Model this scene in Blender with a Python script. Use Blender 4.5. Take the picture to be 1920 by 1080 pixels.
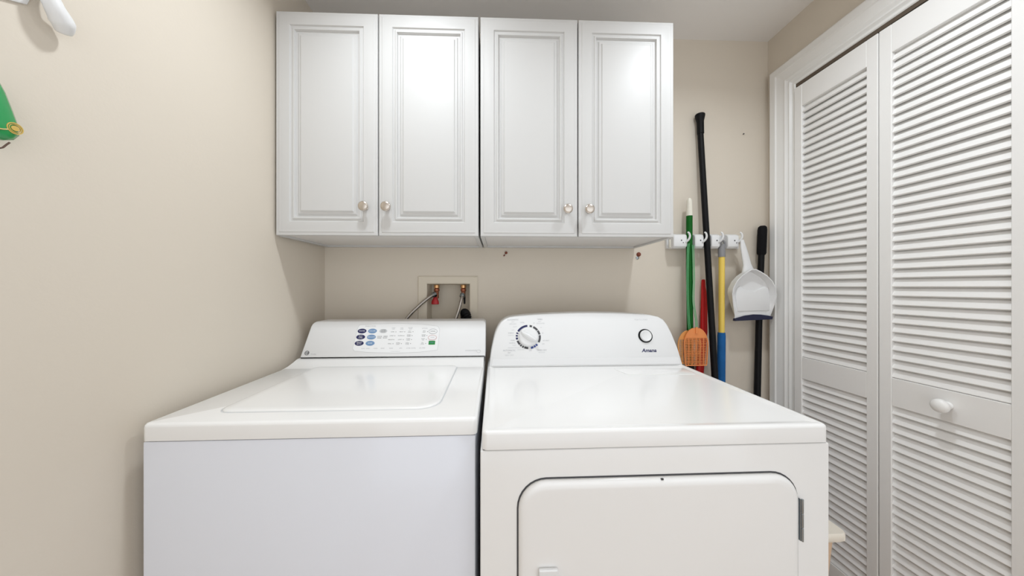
import bpy, bmesh, math, random
from mathutils import Matrix, Vector
random.seed(7)
PI = math.pi
COL = bpy.context.scene.collection
for o in list(bpy.data.objects):
    bpy.data.objects.remove(o)

# ------------------------------------------------------------------ camera
F_PX, CX, CY = 588.54, 953.85, 537.36
cam_d = bpy.data.cameras.new('camera')
cam = bpy.data.objects.new('camera', cam_d); COL.objects.link(cam)
cam.location = (0, -1.407, 1.2037)
cam.rotation_euler = (PI/2, 0, -0.0347)
cam_d.sensor_width = 36.0
cam_d.lens = F_PX*36.0/1920
cam_d.shift_x = (960-CX)/1920
cam_d.shift_y = -(540-CY)/1920
cam_d.clip_start = 0.02
bpy.context.scene.camera = cam

# ------------------------------------------------------------------ world, lamps, exposure
world = bpy.data.worlds.new('world'); bpy.context.scene.world = world
world.use_nodes = True
bg = world.node_tree.nodes['Background']
bg.inputs['Color'].default_value = (0.93, 0.965, 1.0, 1)
bg.inputs['Strength'].default_value = 1.5
LAMPS = [(-0.27, -0.71, 2.318), (0.74, -0.72, 2.318)]
for p in LAMPS:
    ld = bpy.data.lights.new('lamp_glow', 'AREA'); ld.shape = 'DISK'; ld.size = 0.10
    ld.energy = 5.0; ld.spread = math.radians(150); ld.color = (0.88, 0.945, 1.0)
    lo = bpy.data.objects.new('lamp_glow', ld); COL.objects.link(lo); lo.location = p
vs = bpy.context.scene.view_settings
vs.view_transform = 'Standard'; vs.look = 'None'; vs.gamma = 1.0; vs.use_curve_mapping = False
vs.exposure = 0.0

# ------------------------------------------------------------------ materials
def mat(name, rgb, rough=0.5, metal=0.0, coat=0.0, bump=0.0, bscale=200, var=0.0, vscale=3, spec=0.5, trans=0.0, emit=None):
    m = bpy.data.materials.new(name); m.use_nodes = True
    nt = m.node_tree; b = nt.nodes['Principled BSDF']
    b.inputs['Base Color'].default_value = (*rgb, 1)
    b.inputs['Roughness'].default_value = rough
    b.inputs['Metallic'].default_value = metal
    b.inputs['Coat Weight'].default_value = coat
    b.inputs['Coat Roughness'].default_value = 0.12
    b.inputs['Specular IOR Level'].default_value = spec
    b.inputs['Transmission Weight'].default_value = trans
    tc = nt.nodes.new('ShaderNodeTexCoord')
    if var > 0:
        n = nt.nodes.new('ShaderNodeTexNoise'); n.inputs['Scale'].default_value = vscale; n.inputs['Detail'].default_value = 4
        nt.links.new(tc.outputs['Object'], n.inputs['Vector'])
        mx = nt.nodes.new('ShaderNodeMix'); mx.data_type = 'RGBA'
        mx.inputs[6].default_value = (*[c*(1-var) for c in rgb], 1); mx.inputs[7].default_value = (*[min(1, c*(1+var)) for c in rgb], 1)
        nt.links.new(n.outputs['Fac'], mx.inputs[0]); nt.links.new(mx.outputs[2], b.inputs['Base Color'])
    if bump > 0:
        n2 = nt.nodes.new('ShaderNodeTexNoise'); n2.inputs['Scale'].default_value = bscale; n2.inputs['Detail'].default_value = 3
        nt.links.new(tc.outputs['Object'], n2.inputs['Vector'])
        bp = nt.nodes.new('ShaderNodeBump'); bp.inputs['Strength'].default_value = bump; bp.inputs['Distance'].default_value = 0.001
        nt.links.new(n2.outputs['Fac'], bp.inputs['Height']); nt.links.new(bp.outputs['Normal'], b.inputs['Normal'])
    if emit:
        b.inputs['Emission Color'].default_value = (*emit[:3], 1); b.inputs['Emission Strength'].default_value = emit[3]
    return m

M = {}
M['wall'] = mat('wall_paint', (0.68, 0.612, 0.52), 0.75, bump=0.25, bscale=160, var=0.012)
M['ceil'] = mat('ceiling_paint', (0.85, 0.825, 0.80), 0.85, bump=0.2, bscale=140)
M['floor'] = mat('floor_vinyl', (0.52, 0.40, 0.30), 0.5, var=0.12, vscale=6)
M['trim'] = mat('trim_paint', (0.88, 0.875, 0.86), 0.35, bump=0.1, bscale=60)
M['door'] = mat('door_paint', (0.86, 0.85, 0.835), 0.42, bump=0.12, bscale=80)
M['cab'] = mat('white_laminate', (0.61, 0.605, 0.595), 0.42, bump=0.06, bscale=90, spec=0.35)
M['cabin'] = mat('cabinet_carcass', (0.76, 0.74, 0.72), 0.5)
M['enamel'] = mat('white_enamel', (0.87, 0.865, 0.855), 0.22, coat=0.4, bump=0.03, bscale=60)
M['enamel_w'] = mat('blue_lit_enamel', (0.79, 0.815, 0.885), 0.25, coat=0.3, bump=0.03, bscale=60)  # white enamel with the bluish daylight on the washer front put into its colour
M['plastic'] = mat('white_plastic', (0.80, 0.80, 0.80), 0.35)
M['label'] = mat('label_film', (0.87, 0.875, 0.88), 0.3)
M['dark'] = mat('dark_gap', (0.02, 0.02, 0.022), 0.6)
M['nickel'] = mat('brushed_nickel', (0.62, 0.56, 0.50), 0.28, metal=1.0)
M['chrome'] = mat('zinc_steel', (0.36, 0.40, 0.43), 0.25, metal=1.0)
M['brass'] = mat('brass', (0.72, 0.42, 0.20), 0.35, metal=0.9)
M['copper'] = mat('dark_brass', (0.30, 0.10, 0.05), 0.4, metal=0.6)
M['red'] = mat('red_plastic', (0.52, 0.004, 0.004), 0.4, spec=0.35)
M['redknob'] = mat('red_handle', (0.45, 0.01, 0.015), 0.45)
M['green'] = mat('green_enamel', (0.003, 0.105, 0.010), 0.5, spec=0.2)
M['greenwire'] = mat('pale_green_plastic', (0.12, 0.42, 0.18), 0.35)
M['cream'] = mat('cream_plastic', (0.78, 0.74, 0.64), 0.4)
M['black'] = mat('black_plastic', (0.004, 0.004, 0.005), 0.5, spec=0.2)
M['blackm'] = mat('black_foam', (0.004, 0.004, 0.005), 0.8, spec=0.2)
M['yellow'] = mat('yellow_paint', (0.86, 0.62, 0.11), 0.4)
M['grey'] = mat('grey_plastic', (0.25, 0.25, 0.26), 0.5)
M['blue'] = mat('blue_plastic', (0.012, 0.115, 0.34), 0.6, spec=0.2, var=0.15, vscale=40)
M['orange'] = mat('orange_plastic', (0.88, 0.30, 0.09), 0.4)
M['orange_b'] = mat('dull_orange_plastic', (0.82, 0.36, 0.10), 0.45)
M['navy'] = mat('navy_print', (0.012, 0.015, 0.09), 0.4)
M['navyrub'] = mat('navy_rubber', (0.01, 0.012, 0.045), 0.6)
M['midblue'] = mat('blue_print', (0.17, 0.30, 0.50), 0.4)
M['slate'] = mat('slate_print', (0.06, 0.06, 0.065), 0.5)
M['greyprint'] = mat('grey_print', (0.42, 0.43, 0.45), 0.5)
M['lightprint'] = mat('pale_grey_print', (0.60, 0.61, 0.62), 0.5)
M['redprint'] = mat('rose_print', (0.62, 0.34, 0.33), 0.5)
M['greenprint'] = mat('green_print', (0.01, 0.24, 0.04), 0.4)
M['binc'] = mat('beige_plastic', (0.72, 0.52, 0.36), 0.5)
M['binrim'] = mat('ivory_plastic', (0.86, 0.80, 0.70), 0.45)
M['boxp'] = mat('ivory_box_plastic', (0.68, 0.61, 0.50), 0.5)
M['track'] = mat('brown_metal_track', (0.13, 0.10, 0.075), 0.5, metal=0.3)
M['satin'] = mat('green_satin', (0.005, 0.30, 0.07), 0.25, coat=0.6)
M['gold'] = mat('gold_print', (0.62, 0.42, 0.10), 0.4)
M['twine'] = mat('brown_cord', (0.12, 0.07, 0.05), 0.8)
M['lamp'] = mat('lit_diffuser', (0.9, 0.9, 0.9), 0.5, emit=(1, 0.95, 0.88, 6))
M['rust'] = mat('rust', (0.20, 0.05, 0.025), 0.7)

# braided steel hose: fine wave relief and colour on a tube
mb = mat('braided_steel', (0.50, 0.47, 0.43), 0.35, metal=0.9)
nt = mb.node_tree; wv = nt.nodes.new('ShaderNodeTexWave'); wv.inputs['Scale'].default_value = 90; wv.inputs['Distortion'].default_value = 2
tcn = [n for n in nt.nodes if n.type == 'TEX_COORD'][0]; nt.links.new(tcn.outputs['Object'], wv.inputs['Vector'])
cr = nt.nodes.new('ShaderNodeValToRGB'); cr.color_ramp.elements[0].color = (0.16, 0.12, 0.09, 1); cr.color_ramp.elements[1].color = (0.65, 0.62, 0.58, 1)
nt.links.new(wv.outputs['Fac'], cr.inputs['Fac']); nt.links.new(cr.outputs['Color'], nt.nodes['Principled BSDF'].inputs['Base Color'])
M['braid'] = mb

# ------------------------------------------------------------------ builders
ROOT = {}
def thing(name, loc=(0, 0, 0), rz=0.0, label=None, cat=None, group=None, kind=None):
    o = bpy.data.objects.new(name, None); COL.objects.link(o)
    o.empty_display_size = 0.05
    o.location = loc; o.rotation_euler = (0, 0, rz)
    if label: o['label'] = label
    if cat: o['category'] = cat
    if group: o['group'] = group
    if kind: o['kind'] = kind
    ROOT[o.name] = Matrix.Translation(loc) @ Matrix.Rotation(rz, 4, 'Z')
    return o
def rootmat(o):
    while o.parent: o = o.parent
    return ROOT.get(o.name, Matrix.Identity(4))
def obj(name, bm, m, parent=None, world=True, sharp=35, label=None, kind=None, smooth=True):
    """world=True: bm holds room coordinates; False: coordinates of the thing itself."""
    bmesh.ops.recalc_face_normals(bm, faces=bm.faces[:])
    me = bpy.data.meshes.new(name); bm.to_mesh(me); bm.free()
    me.materials.append(M[m] if isinstance(m, str) else m)
    if parent is not None and world: me.transform(rootmat(parent).inverted())
    if smooth:
        me.shade_smooth(); me.set_sharp_from_angle(angle=math.radians(sharp))
    o = bpy.data.objects.new(name, me); COL.objects.link(o)
    if parent is not None: o.parent = parent
    if label: o['label'] = label
    if kind: o['kind'] = kind
    return o
def struct(name, bm, m, parent=None, **k):
    return obj(name, bm, m, parent, kind=(None if parent else 'structure'), **k)
def tag(o, label, cat, group=None):
    o['label'] = label; o['category'] = cat
    if group: o['group'] = group
    return o
def base_origin(o, p):
    """move a single-mesh thing's origin to p"""
    o.data.transform(Matrix.Translation(-Vector(p))); o.location = p; return o
def box(x0, y0, z0, x1, y1, z1, bev=0.0, seg=2, bm=None):
    t = bmesh.new()
    r = bmesh.ops.create_cube(t, size=1.0)
    bmesh.ops.scale(t, vec=(x1-x0, y1-y0, z1-z0), verts=t.verts)
    bmesh.ops.translate(t, vec=((x0+x1)/2, (y0+y1)/2, (z0+z1)/2), verts=t.verts)
    if bev > 0:
        bmesh.ops.bevel(t, geom=t.edges[:], offset=bev, segments=seg, profile=0.6, affect='EDGES')
    return merge(bm, t)
def merge(bm, t):
    if bm is None: return t
    me = bpy.data.meshes.new('tmp'); t.to_mesh(me); t.free(); bm.from_mesh(me); bpy.data.meshes.remove(me)
    return bm
def loft(loops, closed=True, cap0=True, cap1=True, bm=None):
    """loops: list of equal-length point lists"""
    t = bmesh.new(); vs_ = [[t.verts.new(p) for p in L] for L in loops]; n = len(loops[0])
    for a, b in zip(vs_[:-1], vs_[1:]):
        for i in range(n if closed else n-1):
            j = (i+1) % n
            try: t.faces.new((a[i], a[j], b[j], b[i]))
            except ValueError: pass
    if cap0: t.faces.new(vs_[0][::-1])
    if cap1: t.faces.new(vs_[-1])
    return merge(bm, t)
def ring_pts(c, u, v, r, n=16, r2=None):
    r2 = r if r2 is None else r2
    return [Vector(c)+Vector(u)*(r*math.cos(2*PI*i/n))+Vector(v)*(r2*math.sin(2*PI*i/n)) for i in range(n)]
def lathe(c, axis, prof, n=20, bm=None, up=None):
    """prof: list of (distance along axis, radius)"""
    a = Vector(axis).normalized(); h = Vector((0, 0, 1)) if abs(a.z) < 0.9 else Vector((1, 0, 0))
    u = a.cross(h).normalized(); v = a.cross(u)
    return loft([ring_pts(Vector(c)+a*d, u, v, max(r, 1e-4), n) for d, r in prof], bm=bm)
def smooth_path(pts, k=6):
    P = [Vector(p) for p in pts]; out = []
    for i in range(len(P)-1):
        p0 = P[max(i-1, 0)]; p1 = P[i]; p2 = P[i+1]; p3 = P[min(i+2, len(P)-1)]
        for s in range(k):
            t = s/k
            out.append(0.5*((2*p1)+(-p0+p2)*t+(2*p0-5*p1+4*p2-p3)*t*t+(-p0+3*p1-3*p2+p3)*t**3))
    out.append(P[-1]); return out
def tube(pts, r, n=10, bm=None, flat=1.0, hint=(0, -1, 0), curve=0):
    P = [Vector(p) for p in pts]
    R = list(r) if isinstance(r, (list, tuple)) else [r]*len(P)
    if curve:
        N = len(P); P = smooth_path(P, curve)
        R = [R[min(i//curve, N-2)]*(1-(i % curve)/curve)+R[min(i//curve+1, N-1)]*((i % curve)/curve) for i in range(len(P)-1)]+[R[-1]]
    loops = []
    h = Vector(hint)
    for i, p in enumerate(P):
        d = (P[min(i+1, len(P)-1)]-P[max(i-1, 0)]).normalized()
        u = d.cross(h)
        if u.length < 1e-3: u = d.cross(Vector((1, 0, 0)))
        u.normalize(); v = d.cross(u).normalized()
        loops.append(ring_pts(p, u, v, R[i], n, R[i]*flat))
    return loft(loops, bm=bm)
def rrect(x0, z0, x1, z1, r, k=5, rs=None):
    """rounded rectangle outline, ccw from lower right; rs: radii br,tr,tl,bl"""
    rs = rs or (r, r, r, r); out = []
    for (cx, cz, a0, q) in ((x1-rs[0], z0+rs[0], -90, rs[0]), (x1-rs[1], z1-rs[1], 0, rs[1]), (x0+rs[2], z1-rs[2], 90, rs[2]), (x0+rs[3], z0+rs[3], 180, rs[3])):
        for i in range(k+1):
            a = math.radians(a0+90*i/k); out.append((cx+q*math.cos(a), cz+q*math.sin(a)))
    return out
def inset(pts, d):
    """move a ccw outline inward by d"""
    n = len(pts); out = []
    for i in range(n):
        a = Vector(pts[i-1]); b = Vector(pts[i]); c = Vector(pts[(i+1) % n])
        e1 = (b-a); e2 = (c-b)
        if e1.length < 1e-7: e1 = e2
        if e2.length < 1e-7: e2 = e1
        n1 = Vector((-e1.y, e1.x)).normalized(); n2 = Vector((-e2.y, e2.x)).normalized()
        m_ = n1+n2; m_ = m_/max(m_.dot(n1), 0.3) if m_.length > 1e-6 else n1
        out.append((b.x+m_.x*d, b.y+m_.y*d))
    return out
def text_obj(s, size, m, parent, place, name='lettering', align='CENTER', shear=0.0, offset=0.0, ext=0.0, label=None, sx=1.0):
    cu = bpy.data.curves.new('t', 'FONT'); cu.body = s; cu.size = size; cu.align_x = align; cu.align_y = 'CENTER'
    cu.shear = shear; cu.offset = offset; cu.extrude = ext; cu.resolution_u = 2
    to = bpy.data.objects.new('t', cu); COL.objects.link(to)
    dg = bpy.context.evaluated_depsgraph_get()
    me = bpy.data.meshes.new_from_object(to.evaluated_get(dg)); me.name = name
    bpy.data.objects.remove(to); bpy.data.curves.remove(cu)
    me.transform(place @ Matrix.Diagonal((sx, 1, 1, 1)))
    me.materials.clear(); me.materials.append(M[m])
    o = bpy.data.objects.new(name, me); COL.objects.link(o); o.parent = parent
    if label: o['label'] = label
    return o

# ================================================================== SETTING
XL, XR, ZC, YB, XC = -0.76, 1.246, 2.334, -2.9, 1.95   # left wall, right wall, ceiling, open rear, closet back
struct('floor', box(XL-0.1, YB, -0.05, XC+0.1, 0.1, 0.0), 'floor')
struct('ceiling', box(XL-0.1, YB, ZC, XC+0.1, 0.1, ZC+0.06), 'ceil')
struct('wall_left', box(XL-0.1, YB, 0, XL, 0.1, ZC), 'wall')
# rear wall with the opening of the recessed washer box
bx0, bx1, bz0, bz1 = -0.316, -0.123, 1.00, 1.218
w = box(XL, 0, 0, bx0, 0.1, ZC)
box(bx1, 0, 0, XC, 0.1, ZC, bm=w); box(bx0, 0, 0, bx1, 0.1, bz0, bm=w); box(bx0, 0, bz1, bx1, 0.1, ZC, bm=w)
box(bx0, 0.085, bz0, bx1, 0.1, bz1, bm=w)
bmesh.ops.remove_doubles(w, verts=w.verts, dist=1e-5)
struct('wall_back', w, 'wall', smooth=False)
OY0, OY1, OZ = -0.138, -1.325, 2.050     # closet opening
w = box(XR, OY0, 0, XR+0.1, 0, ZC)
box(XR, OY1, OZ, XR+0.1, OY0, ZC, bm=w); box(XR, -1.50, 0, XR+0.1, OY1, ZC, bm=w)
struct('wall_right', w, 'wall', smooth=False)
w = box(XC, OY1-0.25, 0, XC+0.08, 0, ZC); box(XR+0.1, OY1-0.33, 0, XC+0.08, OY1-0.25, ZC, bm=w)
struct('wall_closet', w, 'wall', smooth=False)
# jamb lining and casing around the closet opening
yi, yn, zi = -0.145, -1.318, 2.045
w = box(XR-0.004, yi, 0, XR+0.1, OY0, zi); box(XR-0.004, OY1, 0, XR+0.1, yn, zi, bm=w); box(XR-0.004, OY1, zi, XR+0.1, OY0, OZ, bm=w)
struct('trim_1', w, 'trim', smooth=False)
PROF = [(0.0, 0.0), (0.0, 0.009), (0.003, 0.012), (0.010, 0.012), (0.013, 0.006), (0.016, 0.007), (0.023, 0.015), (0.026, 0.015), (0.029, 0.009), (0.033, 0.009),
        (0.043, 0.016), (0.046, 0.016), (0.049, 0.011), (0.060, 0.0125), (0.082, 0.0165), (0.086, 0.0205), (0.112, 0.020), (0.117, 0.017), (0.119, 0.012), (0.119, 0.0)]
def casing_side(yin, sgn):
    return loft([[(XR-d, yin+sgn*t, 0.0) for t, d in PROF], [(XR-d, yin+sgn*t, zi+t) for t, d in PROF]])
struct('trim_2', casing_side(yi, 1), 'trim', sharp=25)
struct('trim_3', loft([[(XR-d, yi+t, zi+t) for t, d in PROF], [(XR-d, yn-t, zi+t) for t, d in PROF]]), 'trim', sharp=25)
struct('trim_4', casing_side(yn, -1), 'trim', sharp=25)
struct('trim_5', box(XR-0.008, yn, 2.032, XR+0.018, yi, 2.045), 'track', smooth=False)
def baseboard(name, b): struct(name, b, 'trim')
baseboard('baseboard_back', box(XL+0.014, -0.014, 0, XR, 0, 0.09, 0.003))
baseboard('baseboard_left', box(XL, YB, 0, XL+0.014, 0, 0.09, 0.003))
baseboard('baseboard_right', box(XR-0.014, -1.50, 0, XR, OY1-0.125, 0.09, 0.003))

# ---------------------------------------------------------------- louvred bifold doors
PW, TH = 0.2885, 0.028
Z_T, Z_L, Z_M, Z_B, Z_LB, ST = 2.020, 1.9319, 0.9201, 0.8339, 0.188, 0.0316
def slat_mesh():
    w_ = PW-2*ST+0.006; a = math.radians(66); L = 0.0340; th = 0.0050
    dy, dz = math.cos(a)*L, math.sin(a)*L        # face climbs inwards
    ny, nz = math.sin(a)*th, math.cos(a)*th
    prof = [(0.0, 0.0), (-0.0006, 0.0012), (0.0002, 0.0032), (dy, dz), (dy+ny, dz-nz), (ny, -nz), (0.0022, -0.0016)]
    bm = loft([[(0.0, y, z) for y, z in prof], [(w_, y, z) for y, z in prof]])
    bmesh.ops.recalc_face_normals(bm, faces=bm.faces[:])
    me = bpy.data.meshes.new('slat'); bm.to_mesh(me); bm.free(); me.materials.append(M['door']); return me
SLAT = slat_mesh()
def bifold(n, loc, ang, knob):
    root = thing('door_%d' % n, loc, -(PI/2+ang), kind='structure')
    W = PW-0.003
    for x0 in (0.0015, W-ST+0.0015):
        obj('stile', box(x0, 0, 0.012, x0+ST, TH, Z_T, 0.0015, 1), 'door', root, world=False)
    a, b = ST+0.0015, W-ST+0.0015
    for z0, z1 in ((Z_L, Z_T), (Z_B, Z_M), (0.012, Z_LB)):
        obj('rail', box(a, 0.0005, z0, b, TH-0.0005, z1, 0.0012, 1), 'door', root, world=False)
    for zt, zb, cnt in ((Z_L, Z_M, 36), (Z_B, Z_LB, 23)):
        pitch = (zt-zb)/cnt
        for i in range(cnt):
            s = bpy.data.objects.new('slat', SLAT); COL.objects.link(s); s.parent = root
            s.location = (a-0.003, 0.0030, zb+0.0022+pitch*i)
            s.rotation_euler = (math.radians(random.uniform(-1.0, 1.0)), 0, 0)
    if knob:
        k = lathe((0.152, 0, 0.879), (0, -1, 0), [(0, 0.011), (0.003, 0.0105), (0.007, 0.009), (0.011, 0.0105), (0.016, 0.0155), (0.021, 0.0185), (0.027, 0.018), (0.032, 0.013), (0.034, 0.006), (0.0345, 0.0)], 24)
        obj('door_knob', k, 'trim', root, world=False, sharp=60)
    for zh in (0.35, 1.05, 1.78):
        h = box(W-0.004, TH-0.002, zh-0.03, W+0.001, TH+0.003, zh+0.03)
        obj('hinge', h, 'chrome', root, world=False)
    return root
A1, A2 = 0.0035, -0.0376
p = Vector((1.2228, -0.1516, 0))
for n, a, kb in ((1, A1, False), (2, A2, True), (3, -A2, True), (4, -A1, False)):
    bifold(n, tuple(p), a, kb)
    p = p + Vector((-math.sin(a)*PW, -math.cos(a)*PW, 0))

# ================================================================== WALL CABINETS
CZ0, CZ1, CD = 1.3765, 2.1385, 0.3205
def cab_door(x0, x1, parent, hinge_left, kx, kz):
    yf = -CD; yb = -CD+0.019
    z0, z1 = CZ0+0.002, CZ1-0.001
    steps = [(0, yb), (0, yf+0.0045), (0.002, yf+0.003), (0.010, yf+0.0022), (0.012, yf+0.0006), (0.017, yf+0.0004), (0.019, yf),
             (0.046, yf), (0.0485, yf+0.0045), (0.054, yf+0.0042), (0.057, yf+0.0012), (0.061, yf+0.0015), (0.064, yf+0.0090), (0.070, yf+0.0095),
             (0.0740, yf+0.0055), (0.0800, yf+0.0048), (0.0840, yf+0.0008), (0.090, yf+0.0002)]
    loops = []
    for d, y in steps:
        loops.append([(x0+d, y, z0+d), (x1-d, y, z0+d), (x1-d, y, z1-d), (x0+d, y, z1-d)])
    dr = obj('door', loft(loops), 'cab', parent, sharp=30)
    k = lathe((kx, yf, kz), (0, -1, 0), [(0, 0.009), (0.002, 0.009), (0.004, 0.006), (0.014, 0.0062), (0.017, 0.011), (0.019, 0.0158), (0.024, 0.0165), (0.027, 0.015), (0.0285, 0.010), (0.029, 0.0)], 28)
    obj('knob', k, 'nickel', dr, sharp=50, label='brushed nickel knob')
    return dr
def cabinet(x0, x1, label, kn):
    root = thing('wall_cabinet', ((x0+x1)/2, 0, CZ0), label=label, cat='cabinet', group='white wall cabinets')
    yb = -CD+0.020; t = 0.015
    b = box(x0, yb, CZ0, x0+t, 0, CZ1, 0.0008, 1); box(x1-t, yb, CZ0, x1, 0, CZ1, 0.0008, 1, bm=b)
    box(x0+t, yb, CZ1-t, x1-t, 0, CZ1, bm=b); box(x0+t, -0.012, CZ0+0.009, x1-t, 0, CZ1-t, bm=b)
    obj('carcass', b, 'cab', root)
    obj('bottom_panel', box(x0+t, yb+0.002, CZ0+0.006, x1-t, -0.012, CZ0+0.020, 0.0005, 1), 'cabin', root)
    obj('rail', box(x0+t, -0.024, CZ0, x1-t, -0.0, CZ0+0.006, 0.0005, 1), 'cab', root)
    m_ = (x0+x1)/2
    cab_door(x0+0.0005, m_-0.0022, root, True, *kn[0]); cab_door(m_+0.0022, x1-0.0005, root, False, *kn[1])
cabinet(-0.7515, -0.0670, 'two-door white raised-panel wall cabinet against the left wall, above the washer', [(-0.450, 1.473), (-0.376, 1.473)])
cabinet(-0.0605, 0.6215, 'two-door white raised-panel wall cabinet above the dryer, beside the mop rack', [(0.240, 1.470), (0.315, 1.470)])

# ================================================================== WASHER
def face_mat(v0, z0, k, u, z, off=0.0004, rot=0.0):
    """matrix that lays text on a sloping console front: local x->x, local y->up the slope"""
    n = Vector((0, -1, k)).normalized(); up = Vector((0, k, 1)).normalized()
    pos = Vector((u, v0+(z-z0)*k, z))+n*off
    R = Matrix(((1, up.x, n.x), (0, up.y, n.y), (0, up.z, n.z))).to_4x4()
    return Matrix.Translation(pos) @ R @ Matrix.Rotation(rot, 4, 'Z')
def console(outline, v0, z0, k, vback, bev):
    """outline (u,z) ccw; sloping front, rounded rim, vertical back"""
    def fr(pts, d): return [(u, v0+(z-z0)*k+d, z) for u, z in pts]
    L = [[(u, vback, z) for u, z in outline], fr(outline, bev), fr(inset(outline, bev*0.3), bev*0.3), fr(inset(outline, bev), 0)]
    return loft(L)
def slab_on(outline, place, h, b=0.0):
    """thin plate on a plane given by a matrix"""
    L = [[place @ Vector((x, y, 0)) for x, y in outline], [place @ Vector((x, y, h-b)) for x, y in outline]]
    if b: L.append([place @ Vector((x, y, h)) for x, y in inset(outline, b)])
    return loft(L)
def ell(a, b, n=20, cx=0, cy=0): return [(cx+a*math.cos(2*PI*i/n), cy+b*math.sin(2*PI*i/n)) for i in range(n)]
def annulus(place, a, b, w_, h, a0=0, a1=360, n=32):
    t = bmesh.new(); N = max(2, int(n*(a1-a0)/360)); rows = []
    for i in range(N+1):
        q = math.radians(a0+(a1-a0)*i/N); c_, s_ = math.cos(q), math.sin(q)
        rows.append([t.verts.new(place @ Vector(v)) for v in ((a*c_, b*s_, 0), (a*c_, b*s_, h), ((a-w_)*c_, (b-w_)*s_, h), ((a-w_)*c_, (b-w_)*s_, 0))])
    for p_, q_ in zip(rows[:-1], rows[1:]):
        for i in range(4):
            t.faces.new((p_[i], p_[(i+1) % 4], q_[(i+1) % 4], q_[i]))
    if a1-a0 < 359.9: t.faces.new(rows[0]); t.faces.new(rows[-1][::-1])
    else: bmesh.ops.remove_doubles(t, verts=t.verts, dist=1e-6)
    return t
def top_panel(W, D, zt, h, bev, rim, dip, r=0.012):
    def o(d): return rrect(d, d, W-d, D-d, max(r-d, 0.003), 4)
    L = [[(x, y, zt-h) for x, y in o(0)]]
    for a in (0, 30, 60, 90):
        q = math.radians(a); L.append([(x, y, zt-bev+bev*math.sin(q)) for x, y in o(bev*(1-math.cos(q)))])
    if rim:
        L.append([(x, y, zt) for x, y in o(rim)]); L.append([(x, y, zt-dip*0.6) for x, y in o(rim+0.006)]); L.append([(x, y, zt-dip) for x, y in o(rim+0.016)])
    return loft(L)

WW = 0.686; WZ = 0.9225; WH = 0.0356
wash = thing('washing_machine', (-0.7305, -0.7397, 0), 0.0094, label='white top-loading washing machine with button console, beside the left wall', cat='washing machine')
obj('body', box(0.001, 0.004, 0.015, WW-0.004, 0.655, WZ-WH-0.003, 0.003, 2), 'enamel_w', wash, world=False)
obj('seam_shade', box(0.004, 0.0075, WZ-WH-0.012, WW-0.007, 0.650, WZ-WH+0.001), 'dark', wash, world=False)  # dark strip added to paint the shade in the gap below the top
obj('top_panel', top_panel(WW, 0.66, WZ, WH, 0.008, 0, 0), 'enamel', wash, world=False, sharp=50)
# splash curb that climbs to the console
kw = 0.055/0.13
prof = [(0.418, WZ-0.001), (0.436, WZ+0.0005), (0.456, WZ+0.0035), (0.476, WZ+0.0085), (0.492, WZ+0.0135), (0.5045, WZ+0.0168), (0.62, WZ+0.0168), (0.62, WZ-0.001)]
obj('splash_curb', loft([[(x, y, z) for y, z in prof] for x in (0.004, WW-0.003)]), 'enamel', wash, world=False, sharp=50)
# lid: a pale grey ring around it paints the shading of its groove
lo = rrect(0.100, 0.054, 0.592, 0.445, 0.03, 5, rs=(0.05, 0.024, 0.024, 0.03))
def grv(d, z): return [(x, y, z) for x, y in inset(lo, d)]
lid = loft([grv(0.0, WZ-0.004), grv(0.0, WZ+0.0002), grv(0.0015, WZ+0.0026), grv(0.006, WZ+0.0038), grv(0.020, WZ+0.0042)])
lid_o = obj('lid', lid, 'enamel', wash, world=False, sharp=50)
obj('lid_groove_shade', loft([grv(-0.0028, WZ-0.0002), grv(-0.0028, WZ+0.0003), grv(0.001, WZ+0.0003), grv(0.001, WZ-0.0002)]), 'lightprint', lid_o, world=False)
ow = rrect(0.0110, 0.9405, 0.6885, 1.0706, 0.012, 4, rs=(0.001, 0.014, 0.020, 0.001))
# left side of the console leans in towards its top
ow = [(u+(0.016*(z-0.9405)/0.13 if u < 0.2 else 0), z) for u, z in ow]
cons = obj('console', console(ow, 0.505, 0.94, kw, 0.635, 0.004), 'plastic', wash, world=False, sharp=40)
def wf(u, z, off=0.0004, rot=0.0): return face_mat(0.505, 0.94, kw, u, z, off, rot)
pm = wf(0.353, 1.010, 0.0)
po = [(0.155, -0.045), (0.157, -0.02), (0.158, 0.030), (0.150, 0.041), (0.09, 0.048), (0.0, 0.052), (-0.09, 0.050), (-0.146, 0.047), (-0.152, 0.035), (-0.157, -0.038), (-0.150, -0.046), (-0.10, -0.051), (0.0, -0.055), (0.09, -0.052)]
po = [(x, y*1.06) for x, y in po]
obj('panel_border', slab_on(inset(po, -0.0012), pm, 0.0003), 'lightprint', wash, world=False)
obj('control_panel', slab_on(po, pm, 0.0006), 'label', wash, world=False)
for (u, z, c, s) in ((0.2192, 1.0342, 'navy', 'WHITES'), (0.2582, 1.034, 'midblue', 'COLORS'), (0.2178, 1.0128, 'navy', 'EASY\nCARE'), (0.2574, 1.0125, 'midblue', 'DELICATE'), (0.2162, 0.9909, 'navy', 'HEAVY\nDUTY'), (0.2564, 0.9906, 'midblue', 'RINSE')):
    b = obj('button', slab_on(ell(0.0165, 0.0092), wf(u, z, 0.0005), 0.0012, 0.0004), c, wash, world=False, label='%s oval button' % ('navy' if c == 'navy' else 'light blue'))
    text_obj(s, 0.0062, 'label', b, wf(u, z, 0.0019))
b = obj('button', slab_on(ell(0.0150, 0.0078), wf(0.2989, 1.0337, 0.0005), 0.0009, 0.0003), 'lightprint', wash, world=False, label='pale grey oval button')
text_obj('HAND\nWASH', 0.0064, 'slate', b, wf(0.2989, 1.0337, 0.0016))
text_obj('QUICK   SPEED\nRINSE   WASH', 0.0058, 'slate', wash, wf(0.2984, 1.0117, 0.0008))
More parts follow.
